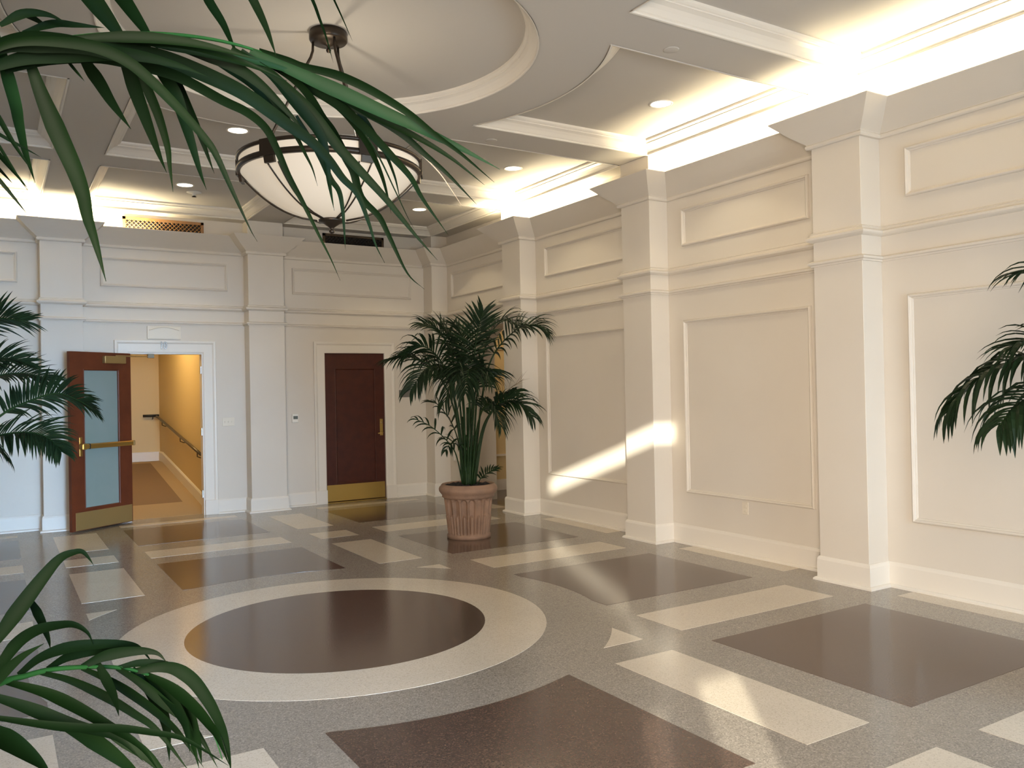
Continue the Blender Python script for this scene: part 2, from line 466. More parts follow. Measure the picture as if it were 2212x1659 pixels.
# ================================================================== BACK WALL
D1 = (1.485, 2.410, 2.180)
D2 = (4.100, 5.030, 2.190)
mpB = lambda x, z, h: (x, YB + h, z)
outl = [(XL - 0.1, 0), (D1[0], 0), (D1[0], D1[2]), (D1[1], D1[2]), (D1[1], 0), (D2[0], 0), (D2[0], D2[2]), (D2[1], D2[2]), (D2[1], 0), (XR, 0), (XR, ZT), (XL - 0.1, ZT)]
VENTS = [(1.445, 2.445), (4.105, 5.055)]
wb = filled('wall_back', outl, [], 0.0, 0.14, 'wall', mpB)
tag(wb, 'cream panelled back wall with two door openings and two pilasters', 'wall', kind='structure')
for a, b in PIL_B: MB().box((a, YF, 0), (b, YB, ZS), 0.003).build('pilaster', 'wall', wb)
MB().box((XL, YC, 0), (-1.54, YB, ZS), 0.003).build('pilaster', 'wall', wb)


def back_path(x1, x0):                                              # runs towards -x
    p = [(x1, YB)]
    for a, b in reversed(PIL_B):
        if b <= x1 and a >= x0: p += [(b, YB), (b, YF), (a, YF), (a, YB)]
    return p + [(x0, YB)]


pb = back_path(XC, -1.54)
# the crown dies into the corner pier with a mitre
pbc = [(XC, YC), (XC, YB)] + pb[1:] + [(-1.54, YC), (XL, YC)]
MB().sweep(pbc[1:], CROWN).build('crown_moulding', 'wall', wb)
MB().sweep(pb + [(-1.54, YC), (XL, YC)], RAIL1).build('rail_moulding', 'wall', wb)
MB().sweep(pb + [(-1.54, YC), (XL, YC)], RAIL2).build('rail_moulding', 'wall', wb)
CW = 0.163
for x1, x0 in [(XC, D2[1] + CW), (D2[0] - CW, D1[1] + CW), (D1[0] - CW, -1.54)]:
    MB().sweep(back_path(x1, x0), BASE).build('baseboard', 'trim', wb)
mpBw = lambda x, z, h: (x, YB - h, z)
for a, b in [(3.645, 5.494), (1.175, 2.745), (-1.32, 0.267)]:
    MB().sweep(rect(a, 3.025, b, 3.398), PANEL, True, mpBw).build('panel_moulding', 'wall', wb)

# ================================================================== LEFT AND FRONT WALLS (behind the photographer)
wl = MB().box((XL - 0.1, YN, 0), (XL, YB, ZT)).build('wall_left', 'wall')
tag(wl, 'cream left wall of the lobby beyond the frame', 'wall', kind='structure')
W1, W2, W3 = (-1.75, 0.12), (0.55, 2.55), (3.2, 5.2)
mpF = lambda x, z, h: (x, YN - h, z)
wf = filled('wall_front', rect(XL - 0.1, 0, XR + 0.3, ZT), [rect(W1[0], 0.08, W1[1], 3.755), rect(W2[0], 0.08, W2[1], 3.755), rect(W3[0], 0.08, W3[1], 3.755)], 0.0, 0.12, 'wall', mpF)
tag(wf, 'cream window wall behind the photographer', 'wall', kind='structure')
for i, (a, b) in enumerate((W1, W2, W3)):
    wn = empty('window_%d' % (i + 1), ((a + b) / 2, YN - 0.06, 0.08))
    tag(wn, ['tall window with a raised shade nearest the left wall', 'tall shaded middle window behind the photographer', 'tall shaded window nearest the right wall'][i], 'window', kind='structure')
    m = MB(); c = (a + b) / 2
    for x in (a, b): m.box((x - c - 0.02, -0.03, 0), (x - c + 0.02, 0.03, 3.67))
    for z in (0.0, 3.67): m.box((a - c, -0.03, z - 0.02), (b - c, 0.03, z + 0.02))
    m.build('window_frame', 'trim', wn)
    MB().box((a - c, -0.004, 0), (b - c, 0.004, 3.67)).build('glass_pane', 'pane', wn)
    if i == 0:  # unseen panels added to block the sun; their gaps shape the sun patches
        MB().box((a - c, 0.035, 0.0), (-0.60 - c, 0.039, 3.44)).build('roller_shade', 'shade', wn)
        MB().box((-0.60 - c, 0.035, 1.30), (-0.455 - c, 0.039, 3.44)).build('roller_shade', 'shade', wn)
        MB().box((-0.455 - c, 0.035, 0.0), (-0.20 - c, 0.039, 3.44)).build('roller_shade', 'shade', wn)
        MB().box((-0.20 - c, 0.035, 1.36), (b - c, 0.039, 3.44)).build('roller_shade', 'shade', wn)
    else:
        MB().box((a - c, 0.035, 0.0), (b - c, 0.039, 3.67)).build('roller_shade', 'shade', wn)  # added panel, keeps the sun from coming through this window

# ================================================================== CEILING
CC = (2.0, 5.55)
CRAD = 1.95
ccols = [(-1.52, 0.515), (0.955, 2.967), (3.455, XF)]
crows = [(-0.40, 1.62), (2.08, 4.085), (4.534, 6.545), (6.99, 9.025), (9.468, YF)]
coffers = []
for i, (x0, x1) in enumerate(ccols):
    for j, (y0, y1) in enumerate(crows):
        if i == 1 and j == 2: continue
        p = rect_minus_disc(x0, y0, x1, y1, CC, CRAD)
        if p: coffers.append(p)
DOME = circle(CC, 1.455, 96)
mpC = lambda x, y, h: (x, y, h)
ceil = filled('ceiling', rect(XL, YN, XR, YB), coffers + [DOME], ZS, ZT, 'ceil', mpC)
tag(ceil, 'cream coffered ceiling with a round recess in the centre', 'ceiling', kind='structure')
MB().box((XL, YN, ZT), (XR, YB, ZT + 0.06)).build('ceiling_panel', 'ceil', ceil)
CPROF = [(0, 3.972), (0.013, 3.974), (0.017, 3.984), (0.013, 3.992), (0.022, 3.996), (0.030, 4.004), (0.048, 4.022), (0.072, 4.041), (0.100, 4.053),
         (0.106, 4.054), (0.106, 4.062), (0.118, 4.066), (0.132, 4.076), (0.134, ZT), (0, ZT)]
for p in coffers: MB().sweep(p, CPROF, True).build('coffer_moulding', 'trim', ceil)
MB().sweep(DOME, [(d * 0.70, h) for d, h in CPROF], True).build('dome_moulding', 'trim', ceil)

# ------------------------------------------------------------------ cove lamps hidden behind the crown
WARM = (1.0, 0.84, 0.54)


def cove(x0, y0, x1, y1, p=1.0):
    L = math.hypot(x1 - x0, y1 - y0)
    lamp('cove_lamp', 'AREA', ((x0 + x1) / 2, (y0 + y1) / 2, 3.700), 40 * L * p, WARM, (0, 0, 1),
         0.05 if abs(y1 - y0) > abs(x1 - x0) else L, L if abs(y1 - y0) > abs(x1 - x0) else 0.05)


xb, xp = XR - 0.11, XF - 0.11
cove(xb, 2.2, xb, 3.95); cove(xp, 4.05, xp, 4.56); cove(xb, 4.66, xb, 6.40)
cove(xb, 7.75, xb, 8.95); cove(xp, 9.0, xp, 9.46)
yb_, yp = YB - 0.11, YF - 0.11
cove(0.98, yb_, 1.75, yb_, 1.0); cove(0.48, yp, 0.97, yp); cove(-1.4, yb_, 0.4, yb_)

# ================================================================== CHANDELIER
ch = empty('bowl_chandelier', (2.0, 5.55, ZT))
tag(ch, 'large bronze chandelier with a glowing alabaster bowl under the round ceiling recess', 'chandelier')
MB().lathe([(0.0, 0.0), (0.125, 0.0), (0.130, -0.030), (0.130, -0.058), (0.122, -0.070), (0.070, -0.074), (0.040, -0.088), (0.014, -0.098), (0.008, -0.112), (0.0, -0.113)], 40).build('canopy', 'bronze', ch, True)
MB().lathe([(0.0, -0.110), (0.012, -0.114), (0.018, -0.126), (0.013, -0.140), (0.0, -0.144)], 16).build('canopy_knob', 'bronze', ch, True)
ZR = 3.200 - ZT                                                     # top of the rim
RB = 0.61
va = math.atan2(-5.55, -2.0)                                        # towards the camera


def azi(deg): return va + math.radians(deg)


for dg in (-98, 22, 142):
    a = azi(dg); c, s = math.cos(a), math.sin(a)
    pts = [(0.105 * c, 0.105 * s, -0.06), (0.108 * c, 0.108 * s, -0.13), (0.122 * c, 0.122 * s, -0.175), (0.16 * c, 0.16 * s, -0.245), (0.50 * c, 0.50 * s, ZR - 0.02), (0.56 * c, 0.56 * s, ZR - 0.05)]
    MB().tube(pts, [0.008, 0.009, 0.010, 0.0105, 0.0105, 0.010], 10).build('support_arm', 'bronze', ch, True)
for z0, z1 in ((0.0, -0.022), (-0.070, -0.105)):
    MB().lathe([(RB - 0.012, ZR + z0), (RB + 0.012, ZR + z0), (RB + 0.016, ZR + (z0 + z1) / 2), (RB + 0.010, ZR + z1), (RB - 0.014, ZR + z1), (RB - 0.012, ZR + z0)], 72).build('rim_ring', 'bronze', ch, True)
MB().lathe([(RB - 0.004, ZR - 0.016), (RB - 0.002, ZR - 0.080)], 72).build('glass_band', 'bowl', ch, True)
BD = 0.31
prof = [(RB * (1 - (i / 24) ** 1.0) ** 0.43, ZR - 0.098 - BD * (i / 24)) for i in range(24)] + [(0.03, ZR - 0.098 - BD)]
prof = [(max(r, 0.03) - 0.012, z) for r, z in prof]
bowl = MB().lathe(prof, 72).build('glass_bowl', 'bowl', ch, True)
for dg in (22, 82, 142, 202, 262, 322):
    a = azi(dg); c, s = math.cos(a), math.sin(a)
    m = MB(); tx, ty = -s, c
    v = []
    for q in (-0.062, 0.062):
        for r, z in ((RB + 0.006, 0.0), (RB + 0.022, 0.0), (RB + 0.022, -0.108), (RB + 0.006, -0.108)):
            v.append(((r - q * q * 0.8) * c + q * tx, (r - q * q * 0.8) * s + q * ty, ZR + z))
    cl = m.raw(v, [(0, 1, 2, 3), (4, 7, 6, 5), (0, 4, 5, 1), (1, 5, 6, 2), (2, 6, 7, 3), (3, 7, 4, 0)]).build('rim_clip', 'bronze', ch)
    v2 = [Vector(p) for p in v]
    m = MB()
    for r0, z in ((RB - 0.004, -0.104), (RB - 0.002, -0.150)):
        pass
    pl = []
    for q in (-0.040, 0.040):
        for r, z in ((RB + 0.010, -0.100), (RB - 0.010, -0.100), (RB - 0.018, -0.148), (RB + 0.000, -0.148)):
            pl.append((r * c + q * tx, r * s + q * ty, ZR + z))
    MB().raw(pl, [(0, 1, 2, 3), (4, 7, 6, 5), (0, 4, 5, 1), (1, 5, 6, 2), (2, 6, 7, 3), (3, 7, 4, 0)]).build('strap_plate', 'bronze', cl)
    for sd in (-1, 1):
        pts = []
        for i in range(15):
            t = 0.12 + 0.865 * i / 14
            r = RB * (1 - t) ** 0.43 - 0.002; z = ZR - 0.100 - BD * t - 0.004
            off = sd * (0.036 * (1 - i / 14) + 0.006)
            pts.append((r * c + off * tx, r * s + off * ty, z))
        MB().tube(pts, 0.0055, 6).build('strap', 'bronze', ch, True)
zb = ZR - 0.098 - BD
MB().lathe([(0.0, zb + 0.012), (0.080, zb + 0.010), (0.090, zb + 0.002), (0.088, zb - 0.012), (0.062, zb - 0.018), (0.030, zb - 0.040), (0.014, zb - 0.052), (0.010, zb - 0.060), (0.018, zb - 0.068), (0.020, zb - 0.078), (0.012, zb - 0.088), (0.0, zb - 0.090)], 32).build('finial', 'bronze', ch, True)
lamp('chandelier_bulbs', 'POINT', (2.0, 5.55, 3.38), 9, (1.0, 0.88, 0.70), radius=0.035)

# ================================================================== RECESSED LIGHTS, SPRINKLERS
LPOS = [(1.99, 8.03, 'round recessed ceiling light above left of the chandelier bowl'),
        (1.955, 10.40, 'round recessed ceiling light beside the smoke detector'),
        (4.99, 10.38, 'small round recessed ceiling light in the far right corner coffer'),
        (5.01, 7.98, 'round recessed ceiling light in the coffer right of the chandelier'),
        (5.035, 5.55, 'largest round recessed ceiling light in the nearest coffer by the right wall')]
for x, y, lb in LPOS:
    t = empty('recessed_light', (x, y, ZT)); tag(t, lb, 'ceiling light', 'recessed ceiling lights')
    MB().lathe([(0.088, 0.0), (0.106, 0.0), (0.106, -0.005), (0.096, -0.008), (0.088, -0.004)], 40).build('trim_ring', 'trim', t, True)
    MB().lathe([(0.0, -0.003), (0.089, -0.0025)], 40).build('lens', 'lens', t, True)
    lamp('recessed_light_beam', 'SPOT', (x, y, ZT - 0.02), 27, (1.0, 0.84, 0.56), (0, 0, -1), radius=0.07).data.spot_size = 1.9
for u_, v_, lb in ((1450, 107, 'white round sprinkler cover on the nearest ceiling beam'), (1061, 303, 'white round sprinkler cover on the second ceiling beam')):
    q = at(u_, v_, 1.0) - CAM; q = CAM + q * ((ZS - CAM.z) / q.z)
    t = empty('sprinkler_cover', (q.x, q.y, ZS)); tag(t, lb, 'sprinkler')
    MB().lathe([(0.0, -0.006), (0.050, -0.006), (0.056, -0.004), (0.056, -0.001)], 28).build('cover_disc', 'ceil', t, True)
    MB().lathe([(0.030, 0.0), (0.030, -0.002)], 20).build('cup', 'void', t, True)
t = empty('smoke_detector', (2.12, 10.72, ZT)); tag(t, 'small bronze sprinkler head beside the ceiling light above the open door', 'sprinkler')
MB().lathe([(0.0, -0.002), (0.085, -0.002), (0.088, -0.006), (0.070, -0.012), (0.030, -0.018), (0.022, -0.040), (0.0, -0.044)], 28).build('escutcheon', 'plastic', t, True)
MB().lathe([(0.0, -0.044), (0.012, -0.046), (0.030, -0.060), (0.0, -0.062)], 16).build('deflector', 'bronze', t, True)

# ================================================================== VENT GRILLES
for (a, b), lb in zip(VENTS, ('warm lit wooden lattice grille above the open door', 'dark lattice grille above the closed red door')):
    mt = 'grille' if a < 3 else 'bronze'
    c = (a + b) / 2; hw = (b - a) / 2
    t = empty('vent_grille', (c, YB, 3.76)); tag(t, lb, 'grille')
    m = MB()
    z0, z1 = 0.0, 0.178
    for q in ((-hw, z0, -hw + 0.035, z1), (hw - 0.035, z0, hw, z1), (-hw, z1 - 0.035, hw, z1), (-hw, z0, hw, z0 + 0.02)):
        m.box((q[0], -0.022, q[1]), (q[2], 0.0, q[3]))
    m.build('grille_frame', mt, t)
    MB().box((-hw + 0.01, -0.003, z0 + 0.01), (hw - 0.01, -0.001, z1 - 0.01)).build('duct', 'void', t)  # thin black sheet painted in for the unlit depth behind the lattice
    m = MB(); zi0, zi1 = z0 + 0.015, z1 - 0.03; H = zi1 - zi0
    for sgn in (1, -1):
        x = -hw - H
        while x < hw:
            p0, p1 = [x, zi0], [x + H, zi1]
            if p0[0] < -hw + 0.03: p0 = [-hw + 0.03, zi0 + (-hw + 0.03 - x)]
            if p1[0] > hw - 0.03: p1 = [hw - 0.03, zi0 + (hw - 0.03 - x)]
            if p1[0] - p0[0] > 0.01:
                A, B = [(sgn * p[0], -0.008 - 0.006 * (sgn > 0), p[1]) for p in (p0, p1)]
                m.tube([A, B], 0.0045, 4)
            x += 0.052
    lt = m.build('lattice', mt, t); lt['kind'] = 'stuff'

# ================================================================== DOORS
CAS = [(0, 0), (0, 0.016), (0.012, 0.020), (0.115, 0.020), (0.122, 0.026), (0.135, 0.034), (0.155, 0.036), (0.163, 0.030), (0.163, 0)]


def casing(D, root):
    MB().sweep([(D[0], 0), (D[0], D[2]), (D[1], D[2]), (D[1], 0)], CAS, False, lambda x, z, h: (x - root.location.x, YB - h - root.location.y, z)).build('casing', 'trim', root)
    for x in (D[0] - CW / 2, D[1] + CW / 2):
        MB().box((x - 0.086 - root.location.x, YB - 0.042 - root.location.y, 0), (x + 0.086 - root.location.x, YB - root.location.y, 0.20), 0.004).build('plinth_block', 'trim', root)


# closed mahogany door
d2 = empty('door_2', (4.565, YB, 0)); tag(d2, 'closed dark mahogany door with one recessed panel and a brass kick plate', 'door', kind='structure')
casing(D2, d2)
w2 = 0.463; ly = 0.012
leaf = filled('door_leaf', rect(-w2, 0.02, w2, 2.188), [rect(-0.305, 0.272, 0.325, 1.968)], ly, ly + 0.045, 'door', lambda x, z, h: (x, h, z), d2)
MB().box((-0.31, ly + 0.014, 0.26), (0.33, ly + 0.030, 1.98)).build('recessed_panel', 'door', d2)
MB().sweep(rect(-0.305, 0.272, 0.325, 1.968), [(0, 0), (0.006, 0.003), (0.016, -0.004), (0.022, -0.013), (0.022, -0.014), (0, -0.014)], True, lambda x, z, h: (x, ly - h, z)).build('panel_bead', 'door', d2)
MB().box((-w2 + 0.012, ly - 0.004, 0.024), (w2 - 0.012, ly, 0.262), 0.001).build('kick_plate', 'brass', d2)
for z in (1.90, 1.08, 0.25):
    MB().tube([(-w2 - 0.004, ly - 0.006, z - 0.055), (-w2 - 0.004, ly - 0.006, z + 0.055)], 0.008, 8).build('hinge', 'steel', d2)
lk = MB().box((0.385, ly - 0.006, 0.955), (0.435, ly, 1.205), 0.003).build('lock_plate', 'brass', d2)
MB().lathe([(0.0, 0.0), (0.017, 0.0), (0.016, 0.010), (0.0, 0.012)], 16).build('lock_cylinder', 'dullbrass', lk).matrix_local = Matrix.Translation((0.41, ly - 0.006, 1.150)) @ Matrix.Rotation(math.radians(90), 4, 'X')
MB().tube([(0.41, ly - 0.004, 1.0), (0.41, ly - 0.05, 1.0), (0.405, ly - 0.055, 0.995), (0.335, ly - 0.055, 0.99)], [0.011, 0.010, 0.010, 0.008], 8).build('lever', 'brass', lk, True)
MB().box((-w2, -0.03, 0.0), (w2, 0.09, 0.014), 0.004).build('threshold', 'brass', d2)
MB().box((-0.5, 0.085, 0), (0.5, 0.13, 2.24)).build('door_stop', 'void', d2)  # near-black panel filling the opening behind the leaf

# open glazed door
d1 = empty('door_1', (1.505, 11.735, 0)); tag(d1, 'open cherry door with a tall frosted glass pane and brass panic bar', 'door', kind='structure')
casing(D1, d1)
jm = MB(); lx, lyy = -1.505, -11.735
jm.box((D1[0] + lx, YB + lyy, 0), (D1[0] + 0.018 + lx, YB + 0.14 + lyy, D1[2])); jm.box((D1[1] - 0.018 + lx, YB + lyy, 0), (D1[1] + lx, YB + 0.14 + lyy, D1[2]))
jm.box((D1[0] + 0.018 + lx, YB + lyy, D1[2] - 0.018), (D1[1] - 0.018 + lx, YB + 0.14 + lyy, D1[2])); jm.build('jamb', 'trim', d1)
for z in (1.95, 1.12, 0.28):
    MB().box((D1[1] - 0.030 + lx, YB + 0.02 + lyy, z - 0.05), (D1[1] - 0.016 + lx, YB + 0.06 + lyy, z + 0.05)).build('strike_hinge', 'steel', d1)
TH = math.atan2(11.225 - 11.735, 0.79 - 1.505)                       # leaf direction from the hinge
LW = 0.895
A = Matrix.Rotation(TH, 4, 'Z')                                     # local x runs from hinge to free edge; the near face is local +y


def dl(m, name, mt, parent, smooth=False):
    o = m.build(name, mt, parent, smooth); return o


lf = filled('door_leaf', rect(0.0, 0.015, LW, 2.165), [rect(0.185, 0.265, LW - 0.185, 1.955)], -0.045, 0.0, 'odoor', lambda x, z, h: (x, h, z), d1)
lf.matrix_local = A
dl(MB().box((0.18, -0.030, 0.26), (LW - 0.18, -0.016, 1.96)), 'glass_pane', 'glass', lf)
dl(MB().sweep(rect(0.185, 0.265, LW - 0.185, 1.955), [(0, 0.0), (0.004, 0.004), (0.014, -0.002), (0.016, -0.014), (0, -0.014)], True, lambda x, z, h: (x, h, z)), 'glazing_bead', 'odoor', lf)
dl(MB().box((0.012, 0.0, 0.022), (LW - 0.05, 0.004, 0.235), 0.001), 'kick_plate', 'dullbrass', lf)
dl(MB().box((0.115, 0.0, 2.030), (0.435, 0.055, 2.122), 0.006), 'closer_body', 'dullbrass', lf)
pl_ = dl(MB().box((LW - 0.150, 0.0, 0.905), (LW - 0.108, 0.014, 1.135), 0.005), 'lock_plate', 'brass', lf)
dl(MB().lathe([(0, 0), (0.022, 0), (0.020, 0.016), (0, 0.018)], 16), 'lock_cylinder', 'chrome', lf).matrix_local = Matrix.Translation((LW - 0.140, 0.014, 1.02)) @ Matrix.Rotation(math.radians(-90), 4, 'X')
dl(MB().box((0.008, 0.028, 0.992), (LW - 0.112, 0.072, 1.052), 0.010), 'panic_bar', 'brass', lf)
dl(MB().box((LW - 0.222, 0.026, 0.990), (LW - 0.196, 0.074, 1.054), 0.008), 'panic_bar_collar', 'black', lf)
dl(MB().box((LW - 0.175, 0.0, 0.985), (LW - 0.105, 0.075, 1.058), 0.010), 'panic_bar_head', 'brass', lf)
dl(MB().box((0.004, 0.0, 0.990), (0.040, 0.074, 1.054), 0.008), 'panic_bar_end', 'dullbrass', lf)
e0 = A @ Vector((0.26, 0.03, 2.128)); e1 = A @ Vector((0.10, 0.09, 2.150)); hd = Vector((D1[0] + 0.26 + lx, YB - 0.02 + lyy, 2.128))
MB().tube([e0, Vector((0.06, -0.05, 2.125))], 0.009, 6).tube([Vector((0.06, -0.05, 2.125)), hd], 0.007, 6).build('closer_arm', 'dullbrass', d1)
MB().box((hd.x - 0.03, hd.y - 0.02, 2.110), (hd.x + 0.05, hd.y + 0.03, 2.162), 0.003).build('closer_shoe', 'rail', d1)

# ================================================================== RAMP CORRIDOR BEHIND THE OPEN DOOR
HX0, HX1, HY0, HY1 = 1.30, 2.50, YB + 0.14, 15.93
RS = 0.0833


def rz_(y): return max(0.0, (y - 12.15) * RS + 0.155) if y > 12.2 else 0.155 * max(0, (y - 11.95)) / 0.25 * 0.0 + max(0.0, (y - 11.95) * 0.0)


Z0, Z1 = 0.0, 0.472
YR0 = HY1 - 0.35 - Z1 / 0.0815
YR1 = HY1 - 0.35
fl = MB().raw([(HX0, YB + 0.138, 0.0), (HX1, YB + 0.138, 0.0), (HX1, YR0 + 1e-3, 0.0), (HX0, YR0 + 1e-3, 0.0), (HX1, YR1, Z1), (HX0, YR1, Z1), (HX1, HY1, Z1), (HX0, HY1, Z1)] if YR0 > YB + 0.15 else
              [(HX0, YB + 0.138, 0.0), (HX1, YB + 0.138, 0.0), (HX1, YB + 0.15, 0.005), (HX0, YB + 0.15, 0.005), (HX1, YR1, Z1), (HX0, YR1, Z1), (HX1, HY1, Z1), (HX0, HY1, Z1)],
              [(0, 1, 2, 3), (3, 2, 4, 5), (5, 4, 6, 7)]).build('floor_ramp', 'carpet2')
tag(fl, 'carpeted ramp rising away behind the open door', 'floor', kind='structure')
YS = max(YR0, YB + 0.15)


def zramp(y):
    if y <= YS: return 0.0
    return min(Z1, Z1 * (y - YS) / (YR1 - YS))


i0, i1 = HX0 + 0.22, HX1 - 0.22
yy0, yy1 = YS + 0.10, YR1 - 0.05
MB().raw([(i0, yy0, zramp(yy0) + 0.004), (i1, yy0, zramp(yy0) + 0.004), (i1, yy1, zramp(yy1) + 0.004), (i0, yy1, zramp(yy1) + 0.004)], [(0, 1, 2, 3)]).build('carpet_field', 'carpet', fl)
hr = MB().box((HX1, HY0, -0.1), (HX1 + 0.1, HY1 + 0.1, 3.2)).build('wall_ramp_right', 'hall'); tag(hr, 'right wall of the lit ramp corridor', 'wall', kind='structure')
he = MB().box((HX0, HY1, 0.0), (HX1, HY1 + 0.1, 3.2)).build('wall_ramp_end', 'hall'); tag(he, 'end wall of the lit ramp corridor', 'wall', kind='structure')
hl = MB().box((HX0 - 0.1, HY0, -0.1), (HX0, HY1 + 0.1, 3.2)).build('wall_ramp_left', 'hall'); tag(hl, 'left wall of the lit ramp corridor', 'wall', kind='structure')
tag(MB().box((HX0 - 0.1, HY0, 3.2), (HX1 + 0.1, HY1 + 0.1, 3.3)).build('ceiling_ramp', 'ceil'), 'ceiling of the lit ramp corridor', 'ceiling', kind='structure')
ys = [HY0, YS, YR1, HY1]
v = []
for y in ys:
    for d, h in ((0, 0.0), (0.022, 0.0), (0.022, 0.145), (0.012, 0.165), (0, 0.170)): v.append((HX1 - d, y, zramp(y) + h))
MB().raw(v, [(i * 5 + j, i * 5 + j + 1, i * 5 + j + 6, i * 5 + j + 5) for i in range(3) for j in range(4)]).build('baseboard', 'trim', hr)
MB().box((HX0, HY1 - 0.022, Z1), (HX1, HY1, Z1 + 0.165), 0.004).build('baseboard', 'trim', he)
rl = empty('handrail', (HX1, 14.0, 0.6)); tag(rl, 'dark round handrail on brackets sloping along the corridor wall', 'handrail')
o = Vector((HX1, 14.0, 0.6))
pts = [Vector((HX1 - 0.075, y, zramp(y) + 0.775)) - o for y in (12.1, 13.0, 14.0, 15.0, YR1)] + [Vector((HX1 - 0.075, YR1 + 0.16, Z1 + 0.785)) - o]
MB().tube(pts, 0.021, 10).build('rail_bar', 'rail', rl, True)
for y in (12.35, 13.6, 15.2):
    z = zramp(y) + 0.775
    MB().tube([Vector((HX1 - 0.075, y, z - 0.02)) - o, Vector((HX1 - 0.075, y, z - 0.075)) - o, Vector((HX1 - 0.03, y, z - 0.095)) - o, Vector((HX1, y, z - 0.095)) - o], 0.009, 6).build('bracket', 'rail', rl)
rl2 = empty('end_handrail', (2.38, HY1, Z1 + 0.80)); tag(rl2, 'short black rail end on the far corridor wall', 'handrail')
MB().tube([(-0.16, -0.07, 0.0), (0.10, -0.07, 0.0)], 0.024, 10).build('rail_bar', 'black', rl2, True)
MB().tube([(0.0, -0.07, -0.01), (0.0, -0.07, -0.05), (0.0, 0.0, -0.06)], 0.009, 6).build('bracket', 'black', rl2)
lamp('corridor_lamp', 'AREA', (1.95, 13.4, 3.16), 68, (1.0, 0.74, 0.36), (0.15, 0.1, -1), 0.6, 1.6)

# ================================================================== SMALL WALL FITTINGS
t = empty('thermostat', (3.652, YB, 1.258)); tag(t, 'small white thermostat with grey screen left of the closed red door', 'thermostat')
MB().box((-0.045, -0.026, -0.062), (0.045, 0.0, 0.062), 0.005).build('housing', 'plastic', t)
MB().box((-0.030, -0.028, -0.012), (0.034, -0.0255, 0.032)).build('display', 'screen', t)
MB().box((-0.030, -0.029, -0.052), (0.034, -0.0255, -0.024), 0.001).build('button_strip', 'plastic', t)
t = empty('switch_plate', (2.730, YB, 1.242)); tag(t, 'ivory three-gang light switch plate right of the open doorway', 'switch')
MB().box((-0.080, -0.007, -0.057), (0.080, 0.0, 0.057), 0.003).build('cover_plate', 'ivory', t)
for x in (-0.046, 0, 0.046):
    MB().box((x - 0.006, -0.016, -0.012), (x + 0.006, -0.006, 0.012), 0.002).build('toggle', 'ivory', t)
t = empty('wall_outlet', (XR, 5.553, 0.448)); tag(t, 'ivory electrical outlet low on the right wall under the panel moulding', 'outlet')
MB().box((-0.007, -0.037, -0.058), (0.0, 0.037, 0.058), 0.003).build('cover_plate', 'ivory', t)
for z in (-0.022, 0.022):
    MB().box((-0.010, -0.016, z - 0.014), (-0.006, 0.016, z + 0.014), 0.002).build('socket', 'ivory', t)
t = empty('blank_exit_sign', (1.924, YB, 2.358)); tag(t, 'blank ivory sign box with an arched top edge over the open doorway', 'sign')
n = 14
MB().box((-0.207, -0.030, 0.0), (0.207, 0.0, 0.172), 0.004).build('sign_box', 'ivory', t)
v = [(-0.185, 0.012), (0.185, 0.012)] + [(0.185 - 0.37 * i / n, 0.118 + 0.040 * math.sin(math.pi * i / n) ** 1.0) for i in range(n + 1)]
MB().raw([(x, -0.036, z) for x, z in v] + [(x, -0.029, z) for x, z in v], [list(range(len(v)))] + [(i, (i + 1) % len(v), (i + 1) % len(v) + len(v), i + len(v)) for i in range(len(v))]).build('raised_face', 'ivory', t)
MB().tube([(0.185 - 0.37 * i / n, -0.038, 0.118 + 0.040 * math.sin(math.pi * i / n)) for i in range(n + 1)], 0.010, 6).build('arch_bead', 'ivory', t)
t = empty('name_plaque', (5.378, YB, 1.577)); tag(t, 'flat grey plaque on the wall right of the closed red door', 'plaque')
MB().box((-0.110, -0.010, -0.056), (0.110, 0.0, 0.056), 0.003).build('plate', 'plaque', t)
t = empty('room_number', (1.918, YB - 0.020, 2.230)); tag(t, 'polished metal number on the casing above the open doorway', 'number')
for ch_, x in (('1', -0.045), ('0', 0.004)):
    cu = bpy.data.curves.new('digit', 'FONT'); cu.body = ch_; cu.size = 0.135; cu.extrude = 0.010; cu.bevel_depth = 0.0025; cu.resolution_u = 3
    tmp = bpy.data.objects.new('digit', cu); COL.objects.link(tmp)
    me = bpy.data.meshes.new_from_object(tmp.evaluated_get(bpy.context.evaluated_depsgraph_get()))
    bpy.data.objects.remove(tmp)
    me.materials.clear(); me.materials.append(M['chrome'])
    g = bpy.data.objects.new('digit', me); COL.objects.link(g); g.parent = t
    g.location = (x - 0.012, -0.008, 0.0); g.rotation_euler = (math.radians(90), 0, 0); g.scale = (0.72, 1, 1)


# ================================================================== PALMS
def catmull(pts, per=6):
    pts = [Vector(p) for p in pts]
    if len(pts) < 3: return [pts[0].lerp(pts[-1], i / per) for i in range(per + 1)]
    out = []
    for i in range(len(pts) - 1):
        p0 = pts[i - 1] if i else pts[0] * 2 - pts[1]
        p1, p2 = pts[i], pts[i + 1]
        p3 = pts[i + 2] if i + 2 < len(pts) else pts[-1] * 2 - pts[-2]
        for k in range(per):
            t = k / per
            out.append(0.5 * ((2 * p1) + (p2 - p0) * t + (2 * p0 - 5 * p1 + 4 * p2 - p3) * t * t + (3 * p1 - p0 - 3 * p2 + p3) * t ** 3))
    out.append(pts[-1]); return out


